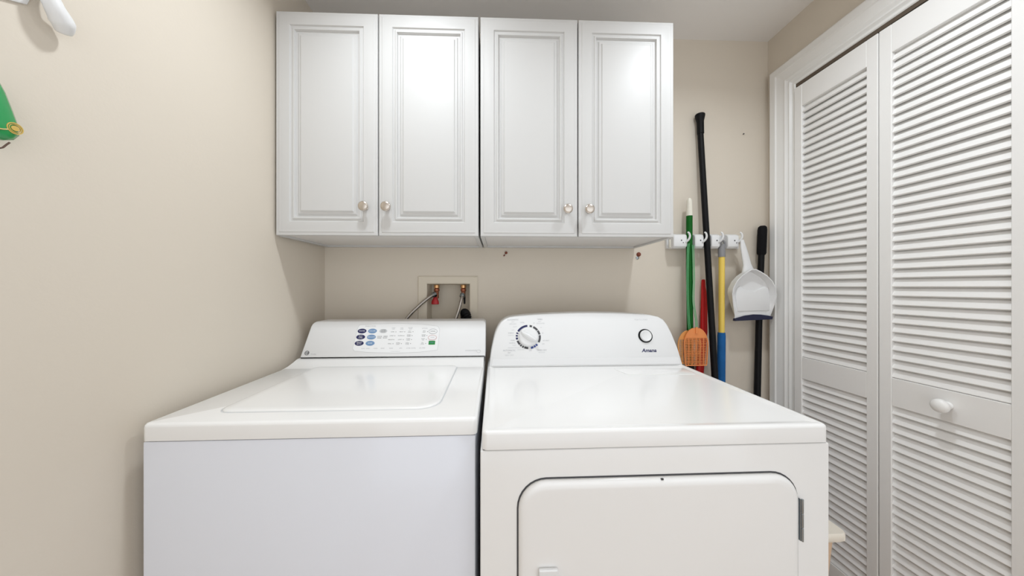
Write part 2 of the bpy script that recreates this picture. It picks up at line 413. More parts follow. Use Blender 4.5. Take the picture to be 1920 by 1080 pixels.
for (u, z, c, s) in ((0.4869, 1.0315, 'greyprint', 'SIGNAL'), (0.4865, 1.0092, 'redprint', 'STOP')):
    b = obj('button', slab_on(ell(0.0152, 0.0088), wf(u, z, 0.0005), 0.0010, 0.0003), 'label', wash, world=False, label='white oval button with a thin ring')
    obj('button_ring', annulus(wf(u, z, 0.0006), 0.0165, 0.0099, 0.0010, 0.0011), c, b, world=False)
    text_obj(s, 0.0056, 'slate' if c == 'greyprint' else 'greyprint', b, wf(u, z, 0.0017))
b = obj('button', slab_on([(0.0120, -0.0072), (0.0120, 0.0072), (-0.0120, 0.0072), (-0.0120, -0.0072)], wf(0.4859, 0.991, 0.0005), 0.0013, 0.0003), 'greenprint', wash, world=False, label='green square start button')
text_obj('START', 0.0058, 'midblue', b, wf(0.4859, 0.991, 0.0020))
text_obj('WASH CYCLES', 0.0060, 'greyprint', wash, wf(0.248, 1.0515, 0.0008))
words = [[(0.335, 'SUPER'), (0.3685, 'HEAVY'), (0.3995, 'HOT\nCOLD')], [(0.333, 'LARGE'), (0.367, 'NORMAL'), (0.398, 'WARM\nWARM')], [(0.331, 'MEDIUM'), (0.366, 'LIGHT'), (0.397, 'WARM\nCOLD')], [(0.330, 'SMALL'), (0.361, 'EXTRA\nLIGHT'), (0.395, 'COLD\nCOLD')]]
words[0].append((0.4545, 'SPIN\nFAST')); words[1].append((0.4535, 'EXTRA\nRINSE')); words[2].append((0.4525, 'SOAK\nON')); words[3].append((0.4515, 'LID\nLOCK'))
for r_, z in enumerate((1.0306, 1.0166, 1.0027, 0.9886)):
    for u, s in words[r_]:
        text_obj(s, 0.0048, 'slate', wash, wf(u-0.001, z, 0.0008))
        obj('indicator_dot', slab_on(ell(0.0013, 0.0013, 8), wf(u+0.0115, z, 0.0006), 0.0004), 'slate', wash, world=False)
for u, s in ((0.336, 'LOAD\nSIZE'), (0.368, 'SOIL\nLEVEL'), (0.400, 'WATER\nTEMP'), (0.4545, 'OPTIONS')):
    text_obj(s, 0.0050, 'greyprint', wash, wf(u, 1.0425, 0.0008))
for u, s in ((0.2427, 'SOAK  WASH'), (0.2794, 'WASH'), (0.3052, 'RINSE'), (0.3365, 'RINSE'), (0.3716, 'SPIN'), (0.4104, 'DONE  SIGNAL'), (0.4513, 'LID OPEN')):
    text_obj(s, 0.0052, 'greyprint', wash, wf(u, 0.9726, 0.0008))
text_obj('CYCLE STATUS', 0.0050, 'lightprint', wash, wf(0.353, 0.9615, 0.0008))
# maker's round monogram and model lettering
lg = obj('logo', annulus(wf(0.0330, 0.9590, 0.0002), 0.0080, 0.0080, 0.0016, 0.0006), 'slate', wash, world=False, label='dark round monogram')
text_obj('GE', 0.0100, 'slate', lg, wf(0.0330, 0.9590, 0.0007), shear=0.3, offset=0.0002)
text_obj('Profile', 0.0075, 'lightprint', wash, wf(0.0575, 0.9545, 0.0006), shear=0.2)
text_obj('HYDROWAVE', 0.0068, 'lightprint', wash, wf(0.634, 0.9625, 0.0006))
obj('badge', annulus(wf(0.663, 0.9600, 0.0002), 0.0080, 0.0055, 0.0008, 0.0005), 'lightprint', wash, world=False)
for x in (0.05, WW-0.05):
    for y in (0.05, 0.60):
        obj('foot', lathe((x, y, 0), (0, 0, 1), [(0, 0.022), (0.008, 0.022), (0.010, 0.010), (0.016, 0.010)], 12), 'black', wash, world=False)

# ================================================================== DRYER
DW = 0.737; DZ = 0.9104; DH = 0.0372
dry = thing('clothes_dryer', (-0.0325, -0.7723, 0), 0.0111, label='white front-loading clothes dryer with round dial, to the right of the washer', cat='dryer')
obj('body', box(-0.003, 0.003, 0.015, DW+0.003, 0.665, DZ-DH-0.003, 0.004, 3), 'enamel', dry, world=False)
obj('seam_shade', box(0.003, 0.0065, DZ-DH-0.012, DW-0.003, 0.660, DZ-DH+0.001), 'dark', dry, world=False)  # painted seam shade again: a dark strip under the dryer top
obj('top_panel', top_panel(DW, 0.665, DZ, DH, 0.007, 0.012, 0.003), 'enamel', dry, world=False, sharp=50)
kd = 0.057/0.19
od = [(0.0063, 0.907), (0.7336, 0.907), (0.7256, 0.9648), (0.7108, 1.0232), (0.6985, 1.0560), (0.6860, 1.0745), (0.6675, 1.0854), (0.6400, 1.0915), (0.6157, 1.0942), (0.5500, 1.0985), (0.4894, 1.1010), (0.4150, 1.1022), (0.3421, 1.1018), (0.2600, 1.0995),
      (0.1755, 1.0952), (0.1400, 1.0925), (0.1034, 1.0893), (0.0830, 1.0860), (0.0660, 1.0790), (0.0510, 1.0675), (0.0398, 1.0510), (0.0310, 1.0320), (0.0237, 1.0086), (0.0119, 0.9524)]
obj('console', console(od, 0.513, 0.91, kd, 0.640, 0.006), 'plastic', dry, world=False, sharp=40)
def df(u, z, off=0.0004, rot=0.0): return face_mat(0.513, 0.91, kd, u, z, off, rot)
obj('console_foot_band', slab_on([(-0.354, -0.0125), (0.354, -0.0125), (0.350, 0.0125), (-0.350, 0.0125)], df(0.369, 0.925, 0.0), 0.0012, 0.0006), 'plastic', dry, world=False)
# timer dial
dc = (0.1535, 1.0140)
dial = obj('dial', (lambda m_: loft([[m_ @ Vector((r*math.cos(2*PI*i/36), r*math.sin(2*PI*i/36), h)) for i in range(36)] for h, r in ((0, 0.038), (0.004, 0.0375), (0.009, 0.035), (0.011, 0.032), (0.012, 0.028))]))(df(*dc, 0.0)), 'plastic', dry, world=False, sharp=50)
hm = df(*dc, 0.0, rot=math.radians(-32))
obj('grip', loft([[hm @ Vector((x*s, y*s2, h)) for x, y in ell(0.034, 0.0115, 24)] for h, s, s2 in ((0.008, 1, 1.25), (0.016, 1, 0.9), (0.022, 0.97, 0.6), (0.0245, 0.9, 0.35))]), 'plastic', dial, world=False, sharp=55)
for c_, a0, a1 in (('navy', 93, 150), ('navy', 157, 164), ('navy', 170, 178), ('navy', 183, 193), ('slate', 200, 222), ('slate', 225, 233), ('slate', 237, 245), ('slate', 248, 268), ('midblue', 281, 294), ('midblue', 297, 306), ('midblue', 309, 318), ('slate', 331, 368), ('slate', 372, 394), ('slate', 397, 423), ('slate', 430, 442)):
    obj('scale_segment', annulus(df(*dc, 0.0001), 0.0475, 0.0455, 0.0075, 0.0005, a0, a1, 48), {'midblue': mat('royal_print', (0.02, 0.05, 0.25), 0.4)}.get(c_, c_) if c_ == 'midblue' else c_, dry, world=False)
for (u, z), s, sz, c_ in (((0.0963, 1.0765), 'AUTOMATIC', 0.0075, 'greyprint'), ((0.0963, 1.0686), 'DRY', 0.0060, 'lightprint'), ((0.096, 1.0610), 'LESS DRY', 0.0068, 'lightprint'),
        ((0.1997, 1.0775), 'TIMED', 0.0075, 'greyprint'), ((0.1994, 1.0697), 'DRY', 0.0060, 'lightprint'), ((0.2016, 1.0625), 'DELICATES', 0.0064, 'lightprint'),
        ((0.0811, 0.9660), 'AUTOMATIC', 0.0080, 'greyprint'), ((0.081, 0.9579), 'DRY', 0.0060, 'greyprint'), ((0.0809, 0.9494), 'VERY DRY', 0.0075, 'lightprint'),
        ((0.2024, 0.9662), 'TIMED DRY', 0.0075, 'greyprint'), ((0.202, 0.9584), 'REGULAR', 0.0055, 'lightprint'),
        ((0.1318, 1.0665), 'COOL', 0.0055, 'greyprint'), ((0.104, 1.0506), 'DAMP', 0.0055, 'lightprint'), ((0.0956, 1.0385), 'LESS', 0.0055, 'lightprint'), ((0.0890, 1.0281), 'ENERGY', 0.0060, 'greyprint'), ((0.0886, 1.0193), 'NORMAL', 0.0058, 'lightprint'),
        ((0.0940, 1.0017), 'MORE', 0.0058, 'greyprint'), ((0.0930, 0.9922), 'NORMAL', 0.0058, 'greyprint'), ((0.1000, 0.9842), 'PRESS', 0.0055, 'lightprint'), ((0.1000, 0.9756), 'WRINKLE PREVENT', 0.0055, 'lightprint'), ((0.1242, 0.9684), 'DAMP DRY', 0.0055, 'lightprint'), ((0.1599, 0.9650), 'OFF', 0.0058, 'greyprint'),
        ((0.2200, 1.0), 'NO HEAT', 0.0058, 'greyprint'), ((0.2090, 0.9882), 'OFF', 0.0055, 'greyprint'), ((0.2030, 1.0476), '60', 0.0060, 'lightprint'), ((0.2085, 1.0273), '40', 0.0060, 'greyprint'), ((0.1768, 1.0640), '80', 0.0060, 'lightprint')):
    text_obj(s, sz, c_, dry, df(u, z, 0.0003 if z > 0.9376 else 0.0016))
# start button
bc = (0.6040, 1.0145)
ring = obj('button_ring', annulus(df(*bc, 0.0), 0.0275, 0.0262, 0.0062, 0.0020), 'black', dry, world=False)
m_ = df(*bc, 0.0)
obj('start_button', loft([[m_ @ Vector((r*math.cos(2*PI*i/32), r*math.sin(2*PI*i/32), h)) for i in range(32)] for h, r in ((0, 0.0215), (0.008, 0.0215), (0.0105, 0.0195), (0.0100, 0.0165), (0.0085, 0.0145))]), 'plastic', dry, world=False, sharp=50)
text_obj('PUSH TO START', 0.0072, 'lightprint', dry, df(0.596, 1.0743, 0.0003))
text_obj('Amana', 0.0185, 'navy', dry, df(0.6108, 0.9615, 0.0003), name='logo', shear=0.22, offset=0.00055, label='dark navy maker lettering', sx=1.08)
# lint screen cover, right rear of the top
ll = [(0.475, 0.400), (0.700, 0.392), (0.712, 0.400), (0.712, 0.470), (0.456, 0.478), (0.456, 0.462)]
obj('lint_screen_cover', loft([[(x, y, DZ-0.004) for x, y in ll], [(x, y, DZ-0.0022) for x, y in ll], [(x, y, DZ-0.0016) for x, y in inset(ll, 0.002)]]), 'enamel', dry, world=False)
# door
do = rrect(0.072, 0.330, 0.668, 0.8128, 0.060, 8)
def dl(d, v): return [(u, v, z) for u, z in inset(do, d)]
ddoor = obj('door', loft([dl(0.0025, 0.006), dl(0.0025, -0.001), dl(0.0055, -0.0055), dl(0.012, -0.0078), dl(0.020, -0.0085)]), 'enamel', dry, world=False, sharp=60)
obj('door_groove_shade', loft([dl(-0.0008, 0.004), dl(-0.0008, 0.0022), dl(0.004, 0.0022), dl(0.004, 0.004)]), 'slate', dry, world=False)  # dark strip paints the shade of the groove around the door
h = box(0.114, -0.018, 0.575, 0.152, -0.0083, 0.6405, 0.003, 3)
hh = obj('handle', h, 'plastic', ddoor, world=False)
obj('catch_mark', box(0.3674, -0.0066, 0.8065, 0.3724, -0.0040, 0.8098), 'slate', ddoor, world=False)
for z0 in (0.6690, 0.4000):
    hg = box(0.6675, -0.0050, z0, 0.6690, 0.0040, z0+0.088, 0.0006, 1)
    lathe((0.6715, -0.0050, z0), (0, 0, 1), [(0, 0.0024), (0.027, 0.0024), (0.028, 0.0016), (0.030, 0.0024), (0.057, 0.0024), (0.058, 0.0016), (0.060, 0.0024), (0.088, 0.0024)], 12, bm=hg)
    box(0.6735, -0.0005, z0+0.004, 0.6752, 0.0035, z0+0.084, bm=hg)
    obj('hinge', hg, 'chrome', dry, world=False, label='zinc hinge on the right of the door')
for x in (0.05, DW-0.05):
    for y in (0.05, 0.60):
        obj('foot', lathe((x, y, 0), (0, 0, 1), [(0, 0.022), (0.008, 0.022), (0.010, 0.010), (0.016, 0.010)], 12), 'black', dry, world=False)

# ================================================================== WASHER OUTLET BOX, VALVES, HOSES
ob = thing('outlet_box', (-0.2215, 0, 1.10), label='ivory recessed washer supply box in the wall behind the washer', cat='outlet box')
X0, X1, Z0, Z1 = -0.354, -0.089, 0.965, 1.250
def rect(x0, z0, x1, z1, y): return [(x0, y, z0), (x1, y, z0), (x1, y, z1), (x0, y, z1)]
fr_ = loft([rect(X0, Z0, X1, Z1, 0.0), rect(X0, Z0, X1, Z1, -0.004), rect(X0+0.004, Z0+0.004, X1-0.004, Z1-0.004, -0.007),
            rect(bx0+0.002-0.004, bz0+0.002-0.004, bx1-0.002+0.004, bz1-0.002+0.004, -0.006), rect(bx0+0.002, bz0+0.002, bx1-0.002, bz1-0.002, -0.004),
            rect(bx0+0.006, bz0+0.006, bx1-0.006, bz1-0.006, 0.078)], cap0=False)
obj('box_frame', fr_, 'boxp', ob, sharp=20)
def valve(x, hot):
    v = thing('water_valve', (x, 0.028, 1.15), label=('brass water valve with a red handle, left in the supply box' if hot else 'dark brass water valve without red handle, right in the supply box'), cat='valve')
    obj('collar', lathe((x, 0.028, 1.212), (0, 0, -1), [(0, 0.0115), (0.004, 0.0125), (0.014, 0.0125), (0.016, 0.009)], 16), 'brass', v)
    obj('valve_body', lathe((x, 0.028, 1.197), (0, 0, -1), [(0, 0.008), (0.004, 0.0125), (0.013, 0.0125), (0.016, 0.0095), (0.045, 0.0095), (0.048, 0.006)], 16), 'copper', v)
    obj('outlet', lathe((x, 0.028, 1.170), (0, -1, -0.1), [(0, 0.008), (0.018, 0.008), (0.020, 0.010)], 14), 'copper', v)
    if hot:
        obj('handle', loft([[(x-0.004+a*sx_, 0.012+b*sx_, z) for a, b in ell(0.016, 0.010, 16)] for z, sx_ in ((1.156, 0.45), (1.150, 0.62), (1.138, 1.0), (1.126, 1.08), (1.124, 0.9))]), 'redknob', v, label='red handle')
    else:
        obj('handle', box(x+0.002, 0.018, 1.125, x+0.010, 0.030, 1.160, 0.002, 1), 'black', v)
    return v
valve(-0.277, True); valve(-0.157, False)
def hose(pts, r, m_, label, nut=None):
    p0 = pts[0]
    t = thing('braided_hose' if m_ == 'braid' else 'drain_hose', pts[-1], label=label, cat='hose')
    obj('hose_line', tube(pts, r, 12, curve=8), m_, t, sharp=60)
    if nut:
        d = Vector(pts[1])-Vector(pts[0])
        obj('coupling_nut', lathe(p0, d, [(-0.003, 0.009), (0.000, 0.0125), (0.012, 0.0125), (0.014, 0.009), (0.022, 0.008)], 8), 'chrome', t, sharp=20)
    return t
hose([(-0.279, 0.006, 1.170), (-0.300, -0.012, 1.158), (-0.345, -0.030, 1.118), (-0.395, -0.045, 1.060), (-0.425, -0.050, 0.98), (-0.43, -0.045, 0.86)], 0.0072, 'braid', 'braided steel hose running down left from the red-handled valve', True)
hose([(-0.157, 0.006, 1.168), (-0.160, -0.012, 1.150), (-0.172, -0.022, 1.100), (-0.188, -0.030, 1.045), (-0.20, -0.035, 0.96), (-0.20, -0.04, 0.86)], 0.0070, 'braid', 'braided steel hose dropping steeply from the right valve', True)
# ribbed black drain hose, looping over into the box
dp = smooth_path([(-0.150, 0.040, 1.02), (-0.150, 0.022, 1.07), (-0.148, 0.000, 1.087), (-0.136, -0.026, 1.075), (-0.126, -0.038, 1.03), (-0.122, -0.040, 0.95), (-0.122, -0.040, 0.85)], 14)
dr = [0.0175+(0.0022 if i % 3 == 0 else -0.0016) for i in range(len(dp))]
t = thing('drain_hose', (-0.122, -0.04, 0.85), label='black ribbed drain hose curling into the right of the supply box', cat='hose')
obj('hose_line', tube(dp, dr, 14), 'black', t, sharp=70)

# ================================================================== MOP RACK AND ITS TOOLS
rk = thing('tool_rack', (0.94, 0, 1.40), label='white plastic mop and broom rack screwed to the wall right of the cabinets', cat='rack')
obj('rail', box(0.762, -0.016, 1.376, 1.095, 0.0, 1.436, 0.002, 2), 'plastic', rk)
obj('end_tab', box(1.095, -0.012, 1.405, 1.118, 0.0, 1.437, 0.002, 1), 'cream', rk)
for i, (a, b) in enumerate(((0.768, 0.829), (0.864, 0.9035), (0.938, 0.9765), (1.012, 1.062))):
    zb, zt = 1.373, 1.436
    pr = [(0.0, 0.0), (-0.034, 0.0), (-0.044, 0.007), (-0.046, 0.012), (-0.046, 0.048), (-0.042, 0.057), (-0.030, 0.063), (0.0, 0.063)]
    bl = loft([[(x, -0.016+y, zb+z) for y, z in (pr if e else [(y*0.94, 0.002+z*0.93) for y, z in pr])] for x, e in ((a, 0), (a+0.003, 1), (b-0.003, 1), (b, 0))])
    hb = obj('holder_block', bl, 'plastic', rk, sharp=30)
    xm = (a+b)/2+0.004
    sc = slab_on(ell(0.0030, 0.0030, 10), Matrix.Translation((xm, -0.0620, 1.406)) @ Matrix.Rotation(PI/2, 4, 'X'), 0.0008)
    sc = merge(sc, slab_on(ell(0.0022, 0.0022, 10), Matrix.Translation((xm+0.008, -0.0620, 1.396)) @ Matrix.Rotation(PI/2, 4, 'X'), 0.0008))
    obj('screw_recess', sc, 'slate', hb)
    obj('roller', lathe((a-0.002, -0.036, 1.378), (0, 0, 1), [(0, 0.0035), (0.001, 0.004), (0.034, 0.004), (0.035, 0.0035)], 10), 'cream', rk)
    hk = tube([(b-0.008, -0.058, 1.398), (b-0.004, -0.066, 1.402), (b+0.001, -0.073, 1.412), (b+0.002, -0.076, 1.424), (b-0.002, -0.076, 1.436), (b-0.007, -0.074, 1.440)], [0.0050, 0.0048, 0.0045, 0.0042, 0.0040, 0.0032], 8, curve=3)
    obj('hook', hk, 'plastic', rk, sharp=60)

# broom with a green handle
br = thing('broom', (0.851, -0.048, 0), label='broom with a green handle and white tip, leftmost pole in the wall rack', cat='broom')
obj('handle', tube([(0.851, -0.048, 0.86), (0.8455, -0.048, 1.30), (0.846, -0.048, 1.520)], 0.0130, 16), 'green', br)
obj('tip', tube([(0.846, -0.048, 1.516), (0.846, -0.048, 1.575), (0.846, -0.048, 1.588), (0.846, -0.048, 1.594)], [0.0133, 0.0115, 0.0098, 0.005], 16), 'cream', br, label='white handle tip')
obj('ferrule', tube([(0.852, -0.048, 0.28), (0.851, -0.048, 0.862)], 0.0145, 16), 'black', br)
hd = loft([[(0.852+u*s, -0.048+v*s2, z) for u, v in rrect(-0.085, -0.022, 0.055, 0.022, 0.018, 4)] for z, s, s2 in ((0.20, 1.0, 1.0), (0.24, 0.92, 1.0), (0.27, 0.45, 0.8), (0.30, 0.14, 0.7))])
obj('broom_head', hd, 'green', br)
bs = bmesh.new()
for i in range(14):
    for j in range(4):
        x, y = 0.852-0.078+0.0092*i, -0.048-0.015+0.010*j
        xe = 0.852+(x-0.852)*1.06
        loft([[(x-.003, y-.002, .202), (x+.003, y-.002, .202), (x+.003, y+.002, .202), (x-.003, y+.002, .202)], [(xe-.002, y-.002, .0), (xe+.002, y-.002, .0), (xe+.002, y+.002, .0), (xe-.002, y+.002, .0)]], bm=bs)
obj('bristles', bs, 'black', br, kind='stuff')

# long black pole with flared cap
pole = thing('long_pole', (0.950, -0.1325, 0), label='tall thin black pole with a flared cap, leaning in the wall rack', cat='pole')
pts = [(0.950, -0.1325, 0.0), (0.9345, -0.0855, 0.818), (0.9228, -0.050, 1.42), (0.9120, -0.022, 1.915)]
obj('shaft', tube(pts, [0.0135, 0.0130, 0.0125, 0.0125], 16), 'black', pole)
obj('cap', tube([(0.9126, -0.0240, 1.892), (0.9115, -0.0235, 1.946), (0.911, -0.0235, 1.961), (0.9105, -0.0235, 1.971), (0.910, -0.0235, 1.977), (0.910, -0.0235, 1.980)], [0.0142, 0.0145, 0.018, 0.0205, 0.0205, 0.018], 18), 'black', pole)

# red flat handle
rd = thing('snow_shovel', (0.90, -0.030, 0), label='flat red plastic handle standing between the green and the black poles', cat='shovel')
obj('handle', tube([(0.893, -0.020, 0.40), (0.9115, -0.020, 0.815), (0.930, -0.020, 1.00), (0.932, -0.020, 1.150), (0.9285, -0.020, 1.205), (0.9285, -0.020, 1.232), (0.9285, -0.020, 1.236)], [0.022, 0.0175, 0.0165, 0.0140, 0.0098, 0.0085, 0.005], 16, flat=0.55), 'red', rd)
obj('blade', loft([[(0.885+u*s, -0.020+0.004*q, z) for u, q in ((-0.10, -1), (0.10, -1), (0.10, 1), (-0.10, 1))] for z, s in ((0.0, 1.0), (0.20, 1.0), (0.34, 0.8), (0.42, 0.2))]), 'red', rd)

# yellow handled mop with blue sleeve
ym = thing('mop', (0.993, -0.050, 0), label='mop with a yellow handle, grey loop cap and blue lower sleeve', cat='mop')
obj('handle', tube([(0.9925, -0.046, 0.70), (0.994, -0.046, 1.345)], 0.0122, 16), 'yellow', ym)
obj('sleeve', tube([(0.990, -0.047, 0.14), (0.9905, -0.047, 0.80), (0.9925, -0.047, 0.985), (0.9925, -0.047, 1.000)], [0.0165, 0.0165, 0.0160, 0.0145], 16), 'blue', ym, label='blue fabric sleeve')
cp = tube([(0.994, -0.046, 1.335), (0.994, -0.046, 1.380), (0.994, -0.046, 1.392)], [0.0145, 0.0142, 0.011], 16)
tube([(0.985, -0.050, 1.382), (0.985, -0.052, 1.398), (0.994, -0.052, 1.408), (1.003, -0.052, 1.398), (1.003, -0.050, 1.382)], 0.0042, 8, curve=4, bm=cp)
obj('cap', cp, 'grey', ym, label='grey loop cap')
hd = box(0.925, -0.078, 0.09, 1.055, -0.030, 0.15, 0.012, 3)
obj('mop_block', hd, 'grey', ym)
ms = bmesh.new()
for i in range(14):
    for j in range(5):
        x, y = 0.932+0.0088*i, -0.072+0.0095*j
        tube([(x, y, 0.10), (x+random.uniform(-.004, .004), y, 0.05), (x+random.uniform(-.006, .006), y+random.uniform(-.004, .004), 0.005)], 0.0045, 6, bm=ms)
obj('mop_strands', ms, 'cream', ym, kind='stuff')

# black gripped tool at the far right by the casing
bt = thing('floor_squeegee', (1.145, -0.060, 0), label='black pole with a thick foam grip beside the closet door casing', cat='squeegee')
obj('shaft', tube([(1.150, -0.034, 0.05), (1.167, -0.034, 0.733), (1.176, -0.034, 1.10), (1.187, -0.034, 1.382)], [0.013, 0.0132, 0.0125, 0.012], 16), 'black', bt)
obj('grip', tube([(1.186, -0.034, 1.347), (1.1865, -0.034, 1.354), (1.1905, -0.034, 1.458), (1.191, -0.034, 1.471), (1.191, -0.034, 1.477)], [0.0145, 0.0175, 0.0178, 0.016, 0.010], 16), 'blackm', bt, label='thick black foam grip')
obj('blade', box(1.07, -0.040, 0.0, 1.226, -0.028, 0.06, 0.003, 1), 'black', bt)

# dustpan hanging from the rack
dpn = thing('dustpan', (1.09, -0.066, 1.05), label='white dustpan with a navy rubber lip hanging from the right end of the rack', cat='dustpan')
outl = [(1.028, 1.061), (1.030, 1.075), (1.012, 1.120), (0.996, 1.172), (0.998, 1.196), (1.016, 1.228), (1.040, 1.252), (1.066, 1.268), (1.085, 1.278), (1.106, 1.279), (1.130, 1.268), (1.158, 1.252), (1.184, 1.228), (1.200, 1.196), (1.209, 1.160), (1.206, 1.110), (1.200, 1.075), (1.200, 1.064), (1.150, 1.074), (1.110, 1.076), (1.070, 1.072)]
# outline runs clockwise in x,z -> reverse for inset()
outl = outl[::-1]
def area2(p_): return sum(p_[i-1][0]*p_[i][1]-p_[i][0]*p_[i-1][1] for i in range(len(p_)))
if area2(outl) < 0: outl = outl[::-1]
yb = -0.066
outl = [(1.104+(x-1.104)*0.94, z) for x, z in outl]
def dpl(d, y): return [(x, y, z) for x, z in inset(outl, d)]
def dpy(d, y0, y1):   # rim height: tall at the neck side, nothing at the lip
    return [(x, y0+(y1-y0)*max(0.0, min(1.0, (z-1.07)/0.11)), z) for x, z in inset(outl, d)]
pan = loft([dpl(0.003, yb), dpy(0.0, yb-0.004, yb-0.034), dpy(0.0035, yb-0.004, yb-0.034), dpl(0.010, yb-0.006), dpl(0.022, yb-0.004)])
obj('pan', pan, 'plastic', dpn, sharp=50)
lipo = [(1.104+(x-1.104)*0.94, z) for x, z in [(1.025, 1.054), (1.203, 1.061), (1.206, 1.073), (1.185, 1.077), (1.150, 1.0815), (1.115, 1.082), (1.075, 1.077), (1.045, 1.069), (1.027, 1.064)]]
obj('rubber_lip', loft([[(x, yb-0.012, z) for x, z in lipo], [(x, yb+0.001, z) for x, z in lipo]]), 'navyrub', dpn, label='navy rubber lip')
hpts = [(1.066, -0.074, 1.408), (1.067, -0.074, 1.395), (1.072, -0.074, 1.368), (1.081, -0.072, 1.335), (1.090, -0.070, 1.300), (1.096, -0.068, 1.272)]
hp = tube(hpts, [0.0065, 0.0095, 0.0135, 0.0165, 0.0185, 0.028], 14, flat=0.45, curve=4)
obj('handle', hp, 'plastic', dpn, sharp=60)
# step added in the pan; its top edge shapes a shadow line
stp = [(1.104+(x-1.104)*0.94, z) for x, z in [(1.040, 1.095), (1.195, 1.098), (1.197, 1.150), (1.188, 1.200), (1.172, 1.205), (1.150, 1.196), (1.125, 1.186), (1.095, 1.186), (1.070, 1.196), (1.052, 1.208), (1.036, 1.196), (1.030, 1.160)]]
if area2(stp) < 0: stp = stp[::-1]
obj('pan_shadow_step', loft([[(x, yb-0.004, z) for x, z in stp], [(x, yb-0.0085, z) for x, z in inset(stp, 0.002)], [(x, yb-0.010, z) for x, z in inset(stp, 0.006)]]), 'plastic', dpn, sharp=40)

# two orange fly swatters hanging head down
def swatter(cx, y, top, bot, hw, m_, label, wire):
    s = thing('fly_swatter', (cx, y, bot), label=label, cat='fly swatter', group='fly swatters hanging from the rack')
    H = top-bot
    def hwid(z):
        f = (z-bot)/H
        if f > 0.55: return hw*math.sqrt(max(0.0, 1-((f-0.55)/0.47)**2))
        if f < 0.10: return hw*(0.86+0.06*math.sqrt(max(0, 1-((0.10-f)/0.10)**2)))
        return hw*(0.92+0.08*(f-0.10)/0.45)
    n = 17; bars = bmesh.new()
    for i in range(n):
        z = bot+0.004+(H*0.70)*i/(n-1)
        w_ = hwid(z)-0.002
        box(cx-w_, y-0.0010, z-0.0012, cx+w_, y+0.0010, z+0.0012, bm=bars)
    for q in (-0.62, -0.32, 0.0, 0.32, 0.62):
        box(cx+hw*q-0.0011, y-0.0012, bot+0.003, cx+hw*q+0.0011, y+0.0012, bot+H*0.74, bm=bars)
    obj('mesh', bars, m_, s, label='slotted mesh')
    zs = [bot+H*k/28 for k in range(29)]
    rim = [(cx-hwid(z), z) for z in zs]+[(cx+hwid(z), z) for z in reversed(zs)]
    if area2(rim) < 0: rim = rim[::-1]
    r_ = bmesh.new(); a_ = [[r_.verts.new((x, yy, z)) for x, z in pp] for pp, yy in ((rim, y-0.002), (rim, y+0.002), (inset(rim, 0.0035), y+0.002), (inset(rim, 0.0035), y-0.002))]
    N = len(rim)
    for k in range(4):
        for i in range(N):
            j = (i+1) % N; r_.faces.new((a_[k][i], a_[k][j], a_[(k+1) % 4][j], a_[(k+1) % 4][i]))
    obj('rim', r_, m_, s)
    zc = [bot+H*(0.74+0.26*k/10) for k in range(11)]
    capo = [(cx-hwid(z)*0.985, z) for z in zc]+[(cx+hwid(z)*0.985, z) for z in reversed(zc)]
    if area2(capo) < 0: capo = capo[::-1]
    obj('solid_head', loft([[(x, y-0.0013, z) for x, z in capo], [(x, y+0.0013, z) for x, z in capo]]), m_, s)
    obj('socket', tube([(cx+0.001, y-0.002, top-0.022), (cx+0.001, y-0.002, top+0.004)], [0.0065, 0.005], 10), m_, s)
    if wire:
        wv_ = tube(wire, 0.0018, 6, curve=5)
        tube([(p_[0]+0.006, p_[1], p_[2]) for p_ in wire], 0.0018, 6, curve=5, bm=wv_)
        obj('wire_handle', wv_, 'greenwire', s)
swatter(0.858, -0.076, 1.024, 0.861, 0.054, 'orange', 'bright orange fly swatter hanging head down in front of the green pole', [(0.858, -0.072, 1.018), (0.862, -0.068, 1.05), (0.850, -0.066, 1.14), (0.853, -0.065, 1.24), (0.850, -0.066, 1.32), (0.846, -0.070, 1.385)])
swatter(0.835, -0.0660, 1.012, 0.868, 0.052, 'orange_b', 'duller orange fly swatter half hidden behind the bright one', [(0.835, -0.0660, 1.006), (0.829, -0.066, 1.06), (0.824, -0.066, 1.20), (0.826, -0.066, 1.36), (0.828, -0.068, 1.392)])

# ================================================================== SMALL THINGS ON THE WALLS
a = lathe((0.035, 0, 1.352), (0.25, -1, 0.25), [(0, 0.0035), (0.006, 0.004), (0.008, 0.006), (0.011, 0.006), (0.0125, 0.004)], 10)
lathe((0.030, -0.002, 1.345), (-0.4, -0.8, -0.6), [(0, 0.003), (0.008, 0.0025)], 8, bm=a)
tag(base_origin(obj('wall_anchor', a, 'rust'), (0.035, 0, 1.352)), 'small rust-red wall anchor just under the right cabinet, left of centre', 'wall anchor')
sb = thing('shelf_bolt', (0.637, 0, 1.343), label='small rusty bolt in the wall below the right end of the cabinets', cat='bolt')
obj('bolt_head', lathe((0.640, 0, 1.350), (0, -1, 0), [(0, 0.010), (0.003, 0.010), (0.005, 0.007), (0.010, 0.007), (0.012, 0.004)], 12), 'rust', sb)
obj('bolt_washer', lathe((0.634, 0, 1.334), (0, -1, 0), [(0, 0.007), (0.002, 0.007), (0.004, 0.004)], 12), 'chrome', sb)
tag(base_origin(obj('nail', lathe((1.128, 0, 1.905), (0, -1, 0), [(0, 0.0015), (0.004, 0.0015), (0.005, 0.0030), (0.006, 0.0028)], 10), 'slate'), (1.128, 0, 1.905)), 'tiny dark nail in the bare wall right of the tall black pole', 'nail')

